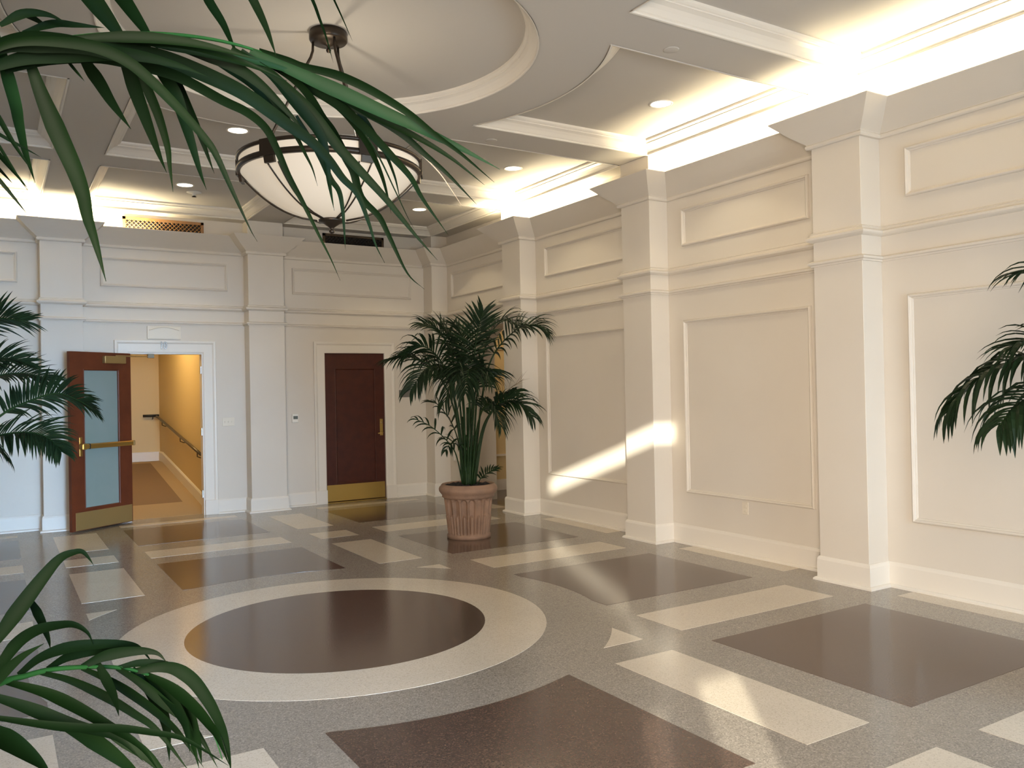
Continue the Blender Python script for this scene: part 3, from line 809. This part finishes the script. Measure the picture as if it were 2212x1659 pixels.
def blade(mb, pts, width, side, fold=0.25, shape=0.32):
    """a folded leaf blade along pts; side is the direction the blade spreads in"""
    k = len(pts); v = []; f = []
    L = [0.0]
    for i in range(1, k): L.append(L[-1] + (pts[i] - pts[i - 1]).length)
    for i in range(k):
        t = L[i] / L[-1]
        tg = (pts[min(i + 1, k - 1)] - pts[max(i - 1, 0)]).normalized()
        s = side(i, tg) if callable(side) else side
        s = (s - tg * s.dot(tg)).normalized(); nn = tg.cross(s)
        w = width * (min(1, 0.45 + 0.55 * t / shape) if t < shape else max(0.03, (1 - ((t - shape) / (1 - shape)) ** 1.7)))
        v += [pts[i] - s * w / 2 + nn * w * fold * 0.5, pts[i] - nn * w * fold * 0.3, pts[i] + s * w / 2 + nn * w * fold * 0.5]
    for i in range(k - 1):
        a = i * 3; b = a + 3
        f += [(a, a + 1, b + 1, b), (a + 1, a + 2, b + 2, b + 1)]
    mb.raw(v, f)


def frond(parent, rachis, t0, count, length, width, mt_leaf='leaf', mt_stem='stem', droop=0.5, vang=0.30, r0=0.012, r1=0.003, seed=0, sparse=0.0, tipang=0.50, baseang=1.20, roll=0.45):
    rnd = random.Random(seed)
    R = catmull(rachis, 8); k = len(R); org = parent.location
    st = MB().tube([p - org for p in R], [r0 + (r1 - r0) * i / (k - 1) for i in range(k)], 6).build('frond', mt_stem, parent, True)
    mb = MB()
    for i in range(count):
        t = t0 + (1 - t0) * (i + 0.5) / count
        q = t * (k - 1); a = min(int(q), k - 2); p = R[a].lerp(R[a + 1], q - a)
        T = (R[min(a + 2, k - 1)] - R[max(a - 1, 0)]).normalized()
        S = T.cross(Vector((0, 0, 1)))
        if S.length < 0.2: S = T.cross(CAM - p)
        S.normalize(); N = S.cross(T).normalized()
        S, N = (S * math.cos(roll) + N * math.sin(roll)), (N * math.cos(roll) - S * math.sin(roll))
        u = (t - t0) / (1 - t0)
        prof = (0.60 + 0.40 * min(1, u / 0.25)) * (1 - 0.50 * max(0, u - 0.45) / 0.55)
        for sg in (-1, 1):
            if rnd.random() < sparse: continue
            an = baseang + (tipang - baseang) * u + rnd.uniform(-0.10, 0.10)
            va_ = vang + rnd.uniform(-0.18, 0.18)
            d = (T * math.cos(an) + (S * sg * math.cos(va_) + N * math.sin(va_)) * math.sin(an)).normalized()
            ln = length * prof * rnd.uniform(0.85, 1.12)
            pts = []; c = p.copy(); dd = d.copy(); dr = droop * rnd.uniform(0.7, 1.3)
            ns = 6
            for j in range(ns + 1):
                pts.append(c - org); c = c + dd * (ln / ns)
                dd = (dd + Vector((0, 0, -dr * 0.30 * (0.4 + j / ns)))).normalized()
            blade(mb, pts, width * rnd.uniform(0.8, 1.15), N.cross(d) if N.cross(d).length > 0.1 else S, 0.35)
    lf_ = mb.build('leaflets', mt_leaf, st); lf_['kind'] = 'stuff'
    return st


# ---- fluted terracotta pot, reused as the tub of each palm
def pot(parent, H=0.585, R=0.315, rb=0.225, detail=True):
    NF, n = 18, 18 * 16
    zs = []
    prof = [(rb + 0.012, 0.0), (rb + 0.014, 0.030), (rb + 0.004, 0.045)]
    rows = []
    for r, z in prof: rows.append((z, r, 0))
    zb0, zb1 = 0.045, H - 0.150
    for i in range(1, 65):
        z = zb0 + (zb1 - zb0) * i / 64
        rows.append((z, rb + (0.268 - rb) * i / 64, 1))
    for r, z in [(0.274, H - 0.146), (0.288, H - 0.138), (0.286, H - 0.120), (0.300, H - 0.100), (0.317, H - 0.078), (0.322, H - 0.055), (0.316, H - 0.032), (0.298, H - 0.016),
                 (0.296, H - 0.008), (0.288, H), (0.272, H), (0.262, H - 0.02), (0.258, H - 0.075)]:
        rows.append((z, r * R / 0.315, 0))
    v = []; f = []
    for z, r, fl_ in rows:
        for j in range(n):
            an = 2 * math.pi * j / n
            q = r
            if fl_:
                ph = (j / n * NF) % 1.0; x = (ph - 0.5) * 2          # -1..1 across one flute
                tt = (z - zb0) / (zb1 - zb0)
                top = 0.97 - 0.14 * (1 - math.sqrt(max(0, 1 - min(1, abs(x) / 0.88) ** 2)))                            # arched head
                inside = max(0.0, 1 - (abs(x) / 0.88) ** 8)
                dep = -0.034 * inside * (1 if tt < top else max(0, 1 - (tt - top) / 0.03)) * min(1, tt / 0.05)
                rt = 0.56 - 0.08 * (1 - math.sqrt(max(0, 1 - min(1, abs(x) / 0.52) ** 2)))                   # reed in the lower half
                if abs(x) < 0.52 and tt < rt: dep += 0.037 * math.sqrt(max(0, 1 - (x / 0.52) ** 2)) * min(1, (rt - tt) / 0.06) * min(1, tt / 0.05)
                q = r + dep
            v.append((q * math.cos(an), q * math.sin(an), z))
    for i in range(len(rows) - 1):
        for j in range(n): f.append((i * n + j, i * n + (j + 1) % n, (i + 1) * n + (j + 1) % n, (i + 1) * n + j))
    f.append(list(range(n)))
    p = add('fluted_pot', v, f, 'terra', parent, True)
    m = MB(); rr = random.Random(3); vs = [(0, 0, H - 0.012)]; nn = 40; fs = []
    for k in range(1, 7):
        for j in range(nn):
            an = 2 * math.pi * j / nn; r = 0.268 * k / 6
            vs.append((r * math.cos(an), r * math.sin(an), H - 0.022 + rr.uniform(-0.012, 0.030) * (1 if k < 6 else 0.2)))
    fs += [(0, 1 + j, 1 + (j + 1) % nn) for j in range(nn)]
    for k in range(5):
        for j in range(nn): fs.append((1 + k * nn + j, 1 + k * nn + (j + 1) % nn, 1 + (k + 1) * nn + (j + 1) % nn, 1 + (k + 1) * nn + j))
    m.raw(vs, fs).build('soil', 'soil', parent)
    return p


# ---- the palm by the back right corner
PB = Vector((4.42, 8.10, 0.0013))
pp = empty('potted_palm', PB); tag(pp, 'bushy dark green kentia palm in a fluted terracotta pot near the far corner', 'potted plant')
pot(pp)
D0 = math.sqrt(PB.x ** 2 + PB.y ** 2)


def pix(lst, d0, d1): return [at(u_, v_, d0 + (d1 - d0) * i / (len(lst) - 1)) for i, (u_, v_) in enumerate(lst)]


FR1 = [  # (pixel path, depth change at the tip, leaflet count, length, width, droop, t0)
    ([(1014, 1050), (1019, 900), (1023, 790), (1032, 715), (1044, 672)], -0.25, 22, 0.30, 0.026, 0.10, 0.50),
    ([(1022, 1050), (1040, 870), (1062, 775), (1108, 718), (1148, 702), (1172, 712)], 0.0, 30, 0.36, 0.026, 0.75, 0.42),
    ([(1020, 1050), (1030, 860), (1050, 745), (1085, 694), (1130, 706)], 0.45, 26, 0.36, 0.024, 0.7, 0.45),
    ([(1006, 1050), (996, 900), (982, 790), (955, 722), (915, 700)], 0.1, 30, 0.36, 0.024, 0.55, 0.42),
    ([(1003, 1050), (988, 890), (955, 785), (912, 748), (872, 768)], -0.2, 32, 0.38, 0.026, 0.8, 0.40),
    ([(1001, 1050), (986, 905), (950, 815), (893, 773), (846, 776)], 0.0, 32, 0.36, 0.026, 0.7, 0.42),
    ([(1000, 1050), (986, 890), (960, 806), (922, 796), (888, 842)], -0.4, 30, 0.36, 0.028, 1.0, 0.40),
    ([(1005, 1050), (1002, 880), (992, 806), (978, 806), (962, 868)], -0.65, 28, 0.36, 0.030, 1.1, 0.40),
    ([(1010, 1050), (1014, 880), (1018, 812), (1012, 800), (1006, 850)], -0.70, 26, 0.36, 0.030, 1.1, 0.40),
    ([(1012, 1050), (1022, 900), (1030, 830), (1046, 800), (1058, 822)], -0.40, 24, 0.32, 0.028, 0.9, 0.45),
    ([(1025, 1050), (1046, 925), (1080, 873), (1120, 868), (1150, 900)], -0.1, 30, 0.33, 0.028, 0.85, 0.42),
    ([(1022, 1050), (1040, 935), (1064, 886), (1092, 862), (1112, 846)], -0.3, 24, 0.26, 0.028, 0.7, 0.42),
    ([(1018, 1050), (1030, 930), (1046, 880), (1066, 880), (1080, 920)], -0.5, 26, 0.30, 0.028, 1.0, 0.45),
    ([(1000, 1050), (986, 985), (968, 955), (932, 922), (897, 905)], -0.2, 13, 0.26, 0.024, 1.0, 0.40),
    ([(1000, 1050), (992, 965), (976, 915), (948, 876), (928, 868)], 0.1, 16, 0.26, 0.026, 0.4, 0.40),
    ([(1004, 1050), (998, 990), (988, 962), (974, 958), (962, 975)], -0.3, 12, 0.20, 0.024, 1.0, 0.40),
    ([(1008, 1050), (1000, 880), (985, 770), (968, 725), (948, 704)], 0.45, 28, 0.36, 0.026, 0.5, 0.42),
    ([(1016, 1050), (1016, 880), (1006, 780), (1000, 730), (985, 705)], 0.2, 26, 0.32, 0.026, 0.5, 0.45),
]
for i, (px, dd, cn, ln, wd, dr, t0) in enumerate(FR1):
    frond(pp, pix(px, D0, D0 + dd), t0, int(cn * (0.85 if i < 13 or i > 15 else 0.55)), ln * (1.16 if i < 13 or i > 15 else 0.95), wd * 1.08, droop=dr * 1.3 + 0.1, seed=i, r0=0.013 if i < 13 else 0.008, roll=(0.5, -0.45, 0.15)[i % 3])
frond(pp, pix([(1029, 1056), (1038, 1034), (1056, 1020), (1074, 1011)], D0, D0 - 0.1), 0.30, 10, 0.15, 0.022, droop=0.5, seed=41, r0=0.006, r1=0.002)
frond(pp, pix([(1020, 1050), (1046, 925), (1084, 856), (1132, 818)], D0, D0 + 0.1), 0.55, 9, 0.28, 0.006, 'dry', 'dry', droop=0.25, seed=42, r0=0.006, r1=0.002, sparse=0.3)
for i, (u_, v_) in enumerate(((1001, 900), (1010, 880), (1019, 900), (1007, 940), (1025, 940), (996, 960))):
    b = at(1008 + 3 * i, 1052, D0 - 0.05 + 0.02 * i)
    MB().tube([p - PB for p in catmull([b, at((1008 + 3 * i + u_) / 2 + 1, 985, D0 - 0.03), at(u_, v_, D0 - 0.08)], 5)], 0.016, 8).build('stalk', 'stem', pp, True)

# ---- the palm by the left edge
PL = Vector((-0.42, 7.25, 0.0013))
lp = empty('potted_palm', PL); tag(lp, 'dark palm reaching in from the left edge in front of the open door', 'potted plant')
pot(lp)
DL = PL.length
FR2 = [
    ([(-130, 1090), (-120, 900), (-90, 740), (-20, 690), (58, 694)], -0.3, 30, 0.36, 0.024, 0.15, 0.45),
    ([(-130, 1090), (-110, 900), (-60, 800), (0, 775), (62, 782)], 0.0, 34, 0.34, 0.024, 0.3, 0.45),
    ([(-130, 1090), (-105, 930), (-40, 830), (40, 806), (118, 822)], 0.3, 34, 0.32, 0.024, 0.3, 0.45),
    ([(-128, 1090), (-90, 985), (0, 899), (62, 867), (122, 850), (172, 866), (200, 884)], -0.4, 44, 0.34, 0.026, 0.35, 0.35),
    ([(-128, 1090), (-90, 1000), (-20, 948), (50, 934), (100, 944), (132, 975)], -0.6, 40, 0.36, 0.028, 0.5, 0.35),
    ([(-132, 1090), (-130, 980), (-90, 930), (-40, 940), (10, 985)], -0.5, 30, 0.34, 0.028, 0.8, 0.4),
    ([(-136, 1090), (-150, 900), (-170, 780), (-230, 740), (-290, 770)], 0.2, 26, 0.36, 0.026, 0.6, 0.45),
    ([(-138, 1090), (-170, 940), (-230, 860), (-300, 870)], -0.2, 26, 0.36, 0.026, 0.8, 0.45),
    ([(-132, 1090), (-140, 880), (-150, 740), (-140, 660)], 0.1, 26, 0.34, 0.026, 0.3, 0.45),
]
for i, (px, dd, cn, ln, wd, dr, t0) in enumerate(FR2):
    frond(lp, [PL + Vector((0.05 * math.cos(i * 2.4), 0.05 * math.sin(i * 2.4), 0.55))] + pix(px, DL, DL + dd)[1:], t0, int(cn * 1.05), ln * 0.80, wd * 0.85, droop=dr * 1.2 + 0.1, seed=60 + i, r0=0.012, roll=(0.75, -0.6, 0.65)[i % 3])

# ---- the palm by the right edge
PR = Vector((4.62, 1.62, 0.0013))
rp_ = empty('potted_palm', PR); tag(rp_, 'dark palm drooping in from the right edge before the wall panel', 'potted plant')
pot(rp_)
DR_ = PR.length
FR3 = [
    ([(2470, 1180), (2460, 900), (2400, 700), (2290, 590), (2205, 590)], 0.2, 26, 0.30, 0.024, 0.6, 0.45),
    ([(2470, 1180), (2440, 930), (2360, 800), (2262, 738), (2190, 748)], -0.2, 26, 0.28, 0.026, 0.55, 0.45),
    ([(2470, 1180), (2420, 960), (2330, 820), (2230, 775), (2150, 800), (2085, 846), (2052, 890)], -0.1, 42, 0.30, 0.032, 1.25, 0.36),
    ([(2470, 1180), (2430, 1010), (2360, 890), (2270, 850), (2200, 872), (2160, 918)], -0.4, 34, 0.30, 0.030, 1.25, 0.38),
    ([(2475, 1180), (2500, 900), (2540, 720), (2620, 680)], 0.1, 24, 0.34, 0.026, 0.7, 0.45),
    ([(2475, 1180), (2520, 980), (2600, 880), (2690, 900)], -0.2, 24, 0.34, 0.026, 0.8, 0.45),
    ([(2472, 1180), (2465, 900), (2450, 740), (2420, 640)], -0.3, 24, 0.34, 0.026, 0.4, 0.45),
]
for i, (px, dd, cn, ln, wd, dr, t0) in enumerate(FR3):
    frond(rp_, [PR + Vector((0.05 * math.cos(i * 2.4), 0.05 * math.sin(i * 2.4), 0.55))] + pix(px, DR_, DR_ + dd)[1:], t0, int(cn * 0.66), ln * 1.18, wd * 1.05, droop=dr * 1.9, seed=80 + i, r0=0.012, roll=0.15, tipang=0.6)

# ---- the near palm beside the camera: every leaflet of its fronds is a piece of its own
PN = Vector((-0.50, 0.62, 0.0013))
npalm = empty('near_palm', PN); tag(npalm, 'large green palm in the foreground with fronds arching across the left side', 'potted plant')
pot(npalm)


def near_frond(rachis, stalk, leaves, dfun, r0, r1, mt):
    P = [q - PN for q in stalk] + [at(u_, v_, dfun(u_, v_)) - PN for u_, v_ in rachis]
    R = catmull(P, 6)
    fr = MB().tube(R, [r0 + (r1 - r0) * i / (len(R) - 1) for i in range(len(R))], 8).build('frond', mt, npalm, True)
    rr = random.Random(5)
    for pts, wpx, mt_ in leaves:
        d0 = dfun(*pts[0]); dz = rr.uniform(-0.07, 0.07)
        k = len(pts)
        W = [at(u_, v_, d0 + dz * i / (k - 1)) for i, (u_, v_) in enumerate(pts)]
        C3 = catmull([x - PN for x in W], 5)
        tw = rr.uniform(-0.5, 0.5)

        def side(i, tg, tw=tw, C3=C3):
            vd = (C3[i] + PN - CAM).normalized()
            s = tg.cross(vd); s.normalize()
            return s * math.cos(tw) + vd * math.sin(tw)
        mb = MB(); blade(mb, C3, 0.92 * wpx / FPX * d0 / math.cos(tw), side, 0.22, 0.30)
        mb.build('leaflet', mt_, fr, True)
    return fr


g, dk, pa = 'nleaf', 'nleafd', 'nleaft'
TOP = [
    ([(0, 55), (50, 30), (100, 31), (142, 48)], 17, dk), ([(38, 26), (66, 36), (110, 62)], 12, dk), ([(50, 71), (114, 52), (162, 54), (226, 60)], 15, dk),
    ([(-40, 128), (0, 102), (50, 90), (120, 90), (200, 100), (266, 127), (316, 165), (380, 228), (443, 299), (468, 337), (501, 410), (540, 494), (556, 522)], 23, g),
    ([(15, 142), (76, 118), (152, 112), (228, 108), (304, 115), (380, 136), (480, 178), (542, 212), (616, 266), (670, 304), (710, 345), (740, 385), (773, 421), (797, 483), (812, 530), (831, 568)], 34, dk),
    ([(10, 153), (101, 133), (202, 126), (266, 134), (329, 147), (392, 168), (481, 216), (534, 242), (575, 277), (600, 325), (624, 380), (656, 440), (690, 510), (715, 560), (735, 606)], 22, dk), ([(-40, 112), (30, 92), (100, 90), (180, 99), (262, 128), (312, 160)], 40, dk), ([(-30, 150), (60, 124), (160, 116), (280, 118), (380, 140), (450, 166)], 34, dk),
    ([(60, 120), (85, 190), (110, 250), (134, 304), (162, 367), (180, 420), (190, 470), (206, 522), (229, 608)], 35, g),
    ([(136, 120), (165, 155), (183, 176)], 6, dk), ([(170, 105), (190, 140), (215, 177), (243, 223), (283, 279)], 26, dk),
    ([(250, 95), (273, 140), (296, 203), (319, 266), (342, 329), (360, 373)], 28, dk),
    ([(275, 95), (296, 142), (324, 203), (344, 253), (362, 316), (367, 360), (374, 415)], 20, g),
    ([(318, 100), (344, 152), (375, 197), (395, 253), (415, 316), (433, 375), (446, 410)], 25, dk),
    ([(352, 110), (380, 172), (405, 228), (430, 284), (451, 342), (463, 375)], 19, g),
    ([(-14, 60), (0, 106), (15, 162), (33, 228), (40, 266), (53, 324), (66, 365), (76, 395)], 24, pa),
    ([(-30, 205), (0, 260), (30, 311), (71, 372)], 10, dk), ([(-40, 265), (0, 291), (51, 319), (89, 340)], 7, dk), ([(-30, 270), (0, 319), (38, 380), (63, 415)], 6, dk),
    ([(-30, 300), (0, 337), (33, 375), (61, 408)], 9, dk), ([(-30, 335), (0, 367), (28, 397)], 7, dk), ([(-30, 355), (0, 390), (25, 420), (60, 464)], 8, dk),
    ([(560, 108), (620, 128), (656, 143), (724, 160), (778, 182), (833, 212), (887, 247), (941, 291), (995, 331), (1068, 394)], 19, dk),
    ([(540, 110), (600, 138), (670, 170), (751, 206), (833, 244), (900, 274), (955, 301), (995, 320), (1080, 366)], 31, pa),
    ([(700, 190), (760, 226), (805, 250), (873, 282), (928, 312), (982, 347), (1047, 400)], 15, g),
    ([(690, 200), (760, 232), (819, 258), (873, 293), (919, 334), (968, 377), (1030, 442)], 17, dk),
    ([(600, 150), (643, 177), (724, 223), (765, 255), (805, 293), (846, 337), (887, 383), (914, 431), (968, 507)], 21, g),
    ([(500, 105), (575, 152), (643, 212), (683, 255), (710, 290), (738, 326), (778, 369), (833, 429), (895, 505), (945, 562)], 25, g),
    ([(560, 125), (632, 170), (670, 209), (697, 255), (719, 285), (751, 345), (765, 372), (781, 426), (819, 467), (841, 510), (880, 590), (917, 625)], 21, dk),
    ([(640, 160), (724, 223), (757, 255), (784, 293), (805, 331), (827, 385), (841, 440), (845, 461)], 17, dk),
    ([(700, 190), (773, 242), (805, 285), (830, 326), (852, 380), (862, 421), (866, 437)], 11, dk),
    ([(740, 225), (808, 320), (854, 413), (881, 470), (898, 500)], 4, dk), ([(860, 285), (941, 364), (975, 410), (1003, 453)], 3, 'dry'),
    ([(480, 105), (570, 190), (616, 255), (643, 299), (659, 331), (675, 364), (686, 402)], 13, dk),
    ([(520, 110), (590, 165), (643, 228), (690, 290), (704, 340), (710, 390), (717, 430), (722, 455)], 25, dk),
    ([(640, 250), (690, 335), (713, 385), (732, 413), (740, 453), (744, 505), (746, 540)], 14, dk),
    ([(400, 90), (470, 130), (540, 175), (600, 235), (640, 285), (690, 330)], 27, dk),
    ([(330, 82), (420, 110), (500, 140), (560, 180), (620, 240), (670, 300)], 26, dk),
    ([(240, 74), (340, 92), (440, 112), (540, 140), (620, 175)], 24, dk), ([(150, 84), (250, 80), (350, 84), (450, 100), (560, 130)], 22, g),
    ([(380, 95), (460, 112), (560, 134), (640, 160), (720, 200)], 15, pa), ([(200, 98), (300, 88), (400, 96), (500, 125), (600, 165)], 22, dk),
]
stalkT = [PN + Vector((0.02, 0.0, 0.52)), PN + Vector((0.03, 0.02, 1.05)), PN + Vector((0.08, 0.06, 1.55))]
dT = lambda u_, v_: 1.02 + 0.0002 * u_ + 0.00005 * v_
near_frond([(-140, 175), (0, 112), (120, 87), (260, 73), (400, 77), (520, 99), (640, 142), (720, 182), (800, 224)], stalkT, TOP, dT, 0.0050, 0.0006, 'nstem')
UP = [
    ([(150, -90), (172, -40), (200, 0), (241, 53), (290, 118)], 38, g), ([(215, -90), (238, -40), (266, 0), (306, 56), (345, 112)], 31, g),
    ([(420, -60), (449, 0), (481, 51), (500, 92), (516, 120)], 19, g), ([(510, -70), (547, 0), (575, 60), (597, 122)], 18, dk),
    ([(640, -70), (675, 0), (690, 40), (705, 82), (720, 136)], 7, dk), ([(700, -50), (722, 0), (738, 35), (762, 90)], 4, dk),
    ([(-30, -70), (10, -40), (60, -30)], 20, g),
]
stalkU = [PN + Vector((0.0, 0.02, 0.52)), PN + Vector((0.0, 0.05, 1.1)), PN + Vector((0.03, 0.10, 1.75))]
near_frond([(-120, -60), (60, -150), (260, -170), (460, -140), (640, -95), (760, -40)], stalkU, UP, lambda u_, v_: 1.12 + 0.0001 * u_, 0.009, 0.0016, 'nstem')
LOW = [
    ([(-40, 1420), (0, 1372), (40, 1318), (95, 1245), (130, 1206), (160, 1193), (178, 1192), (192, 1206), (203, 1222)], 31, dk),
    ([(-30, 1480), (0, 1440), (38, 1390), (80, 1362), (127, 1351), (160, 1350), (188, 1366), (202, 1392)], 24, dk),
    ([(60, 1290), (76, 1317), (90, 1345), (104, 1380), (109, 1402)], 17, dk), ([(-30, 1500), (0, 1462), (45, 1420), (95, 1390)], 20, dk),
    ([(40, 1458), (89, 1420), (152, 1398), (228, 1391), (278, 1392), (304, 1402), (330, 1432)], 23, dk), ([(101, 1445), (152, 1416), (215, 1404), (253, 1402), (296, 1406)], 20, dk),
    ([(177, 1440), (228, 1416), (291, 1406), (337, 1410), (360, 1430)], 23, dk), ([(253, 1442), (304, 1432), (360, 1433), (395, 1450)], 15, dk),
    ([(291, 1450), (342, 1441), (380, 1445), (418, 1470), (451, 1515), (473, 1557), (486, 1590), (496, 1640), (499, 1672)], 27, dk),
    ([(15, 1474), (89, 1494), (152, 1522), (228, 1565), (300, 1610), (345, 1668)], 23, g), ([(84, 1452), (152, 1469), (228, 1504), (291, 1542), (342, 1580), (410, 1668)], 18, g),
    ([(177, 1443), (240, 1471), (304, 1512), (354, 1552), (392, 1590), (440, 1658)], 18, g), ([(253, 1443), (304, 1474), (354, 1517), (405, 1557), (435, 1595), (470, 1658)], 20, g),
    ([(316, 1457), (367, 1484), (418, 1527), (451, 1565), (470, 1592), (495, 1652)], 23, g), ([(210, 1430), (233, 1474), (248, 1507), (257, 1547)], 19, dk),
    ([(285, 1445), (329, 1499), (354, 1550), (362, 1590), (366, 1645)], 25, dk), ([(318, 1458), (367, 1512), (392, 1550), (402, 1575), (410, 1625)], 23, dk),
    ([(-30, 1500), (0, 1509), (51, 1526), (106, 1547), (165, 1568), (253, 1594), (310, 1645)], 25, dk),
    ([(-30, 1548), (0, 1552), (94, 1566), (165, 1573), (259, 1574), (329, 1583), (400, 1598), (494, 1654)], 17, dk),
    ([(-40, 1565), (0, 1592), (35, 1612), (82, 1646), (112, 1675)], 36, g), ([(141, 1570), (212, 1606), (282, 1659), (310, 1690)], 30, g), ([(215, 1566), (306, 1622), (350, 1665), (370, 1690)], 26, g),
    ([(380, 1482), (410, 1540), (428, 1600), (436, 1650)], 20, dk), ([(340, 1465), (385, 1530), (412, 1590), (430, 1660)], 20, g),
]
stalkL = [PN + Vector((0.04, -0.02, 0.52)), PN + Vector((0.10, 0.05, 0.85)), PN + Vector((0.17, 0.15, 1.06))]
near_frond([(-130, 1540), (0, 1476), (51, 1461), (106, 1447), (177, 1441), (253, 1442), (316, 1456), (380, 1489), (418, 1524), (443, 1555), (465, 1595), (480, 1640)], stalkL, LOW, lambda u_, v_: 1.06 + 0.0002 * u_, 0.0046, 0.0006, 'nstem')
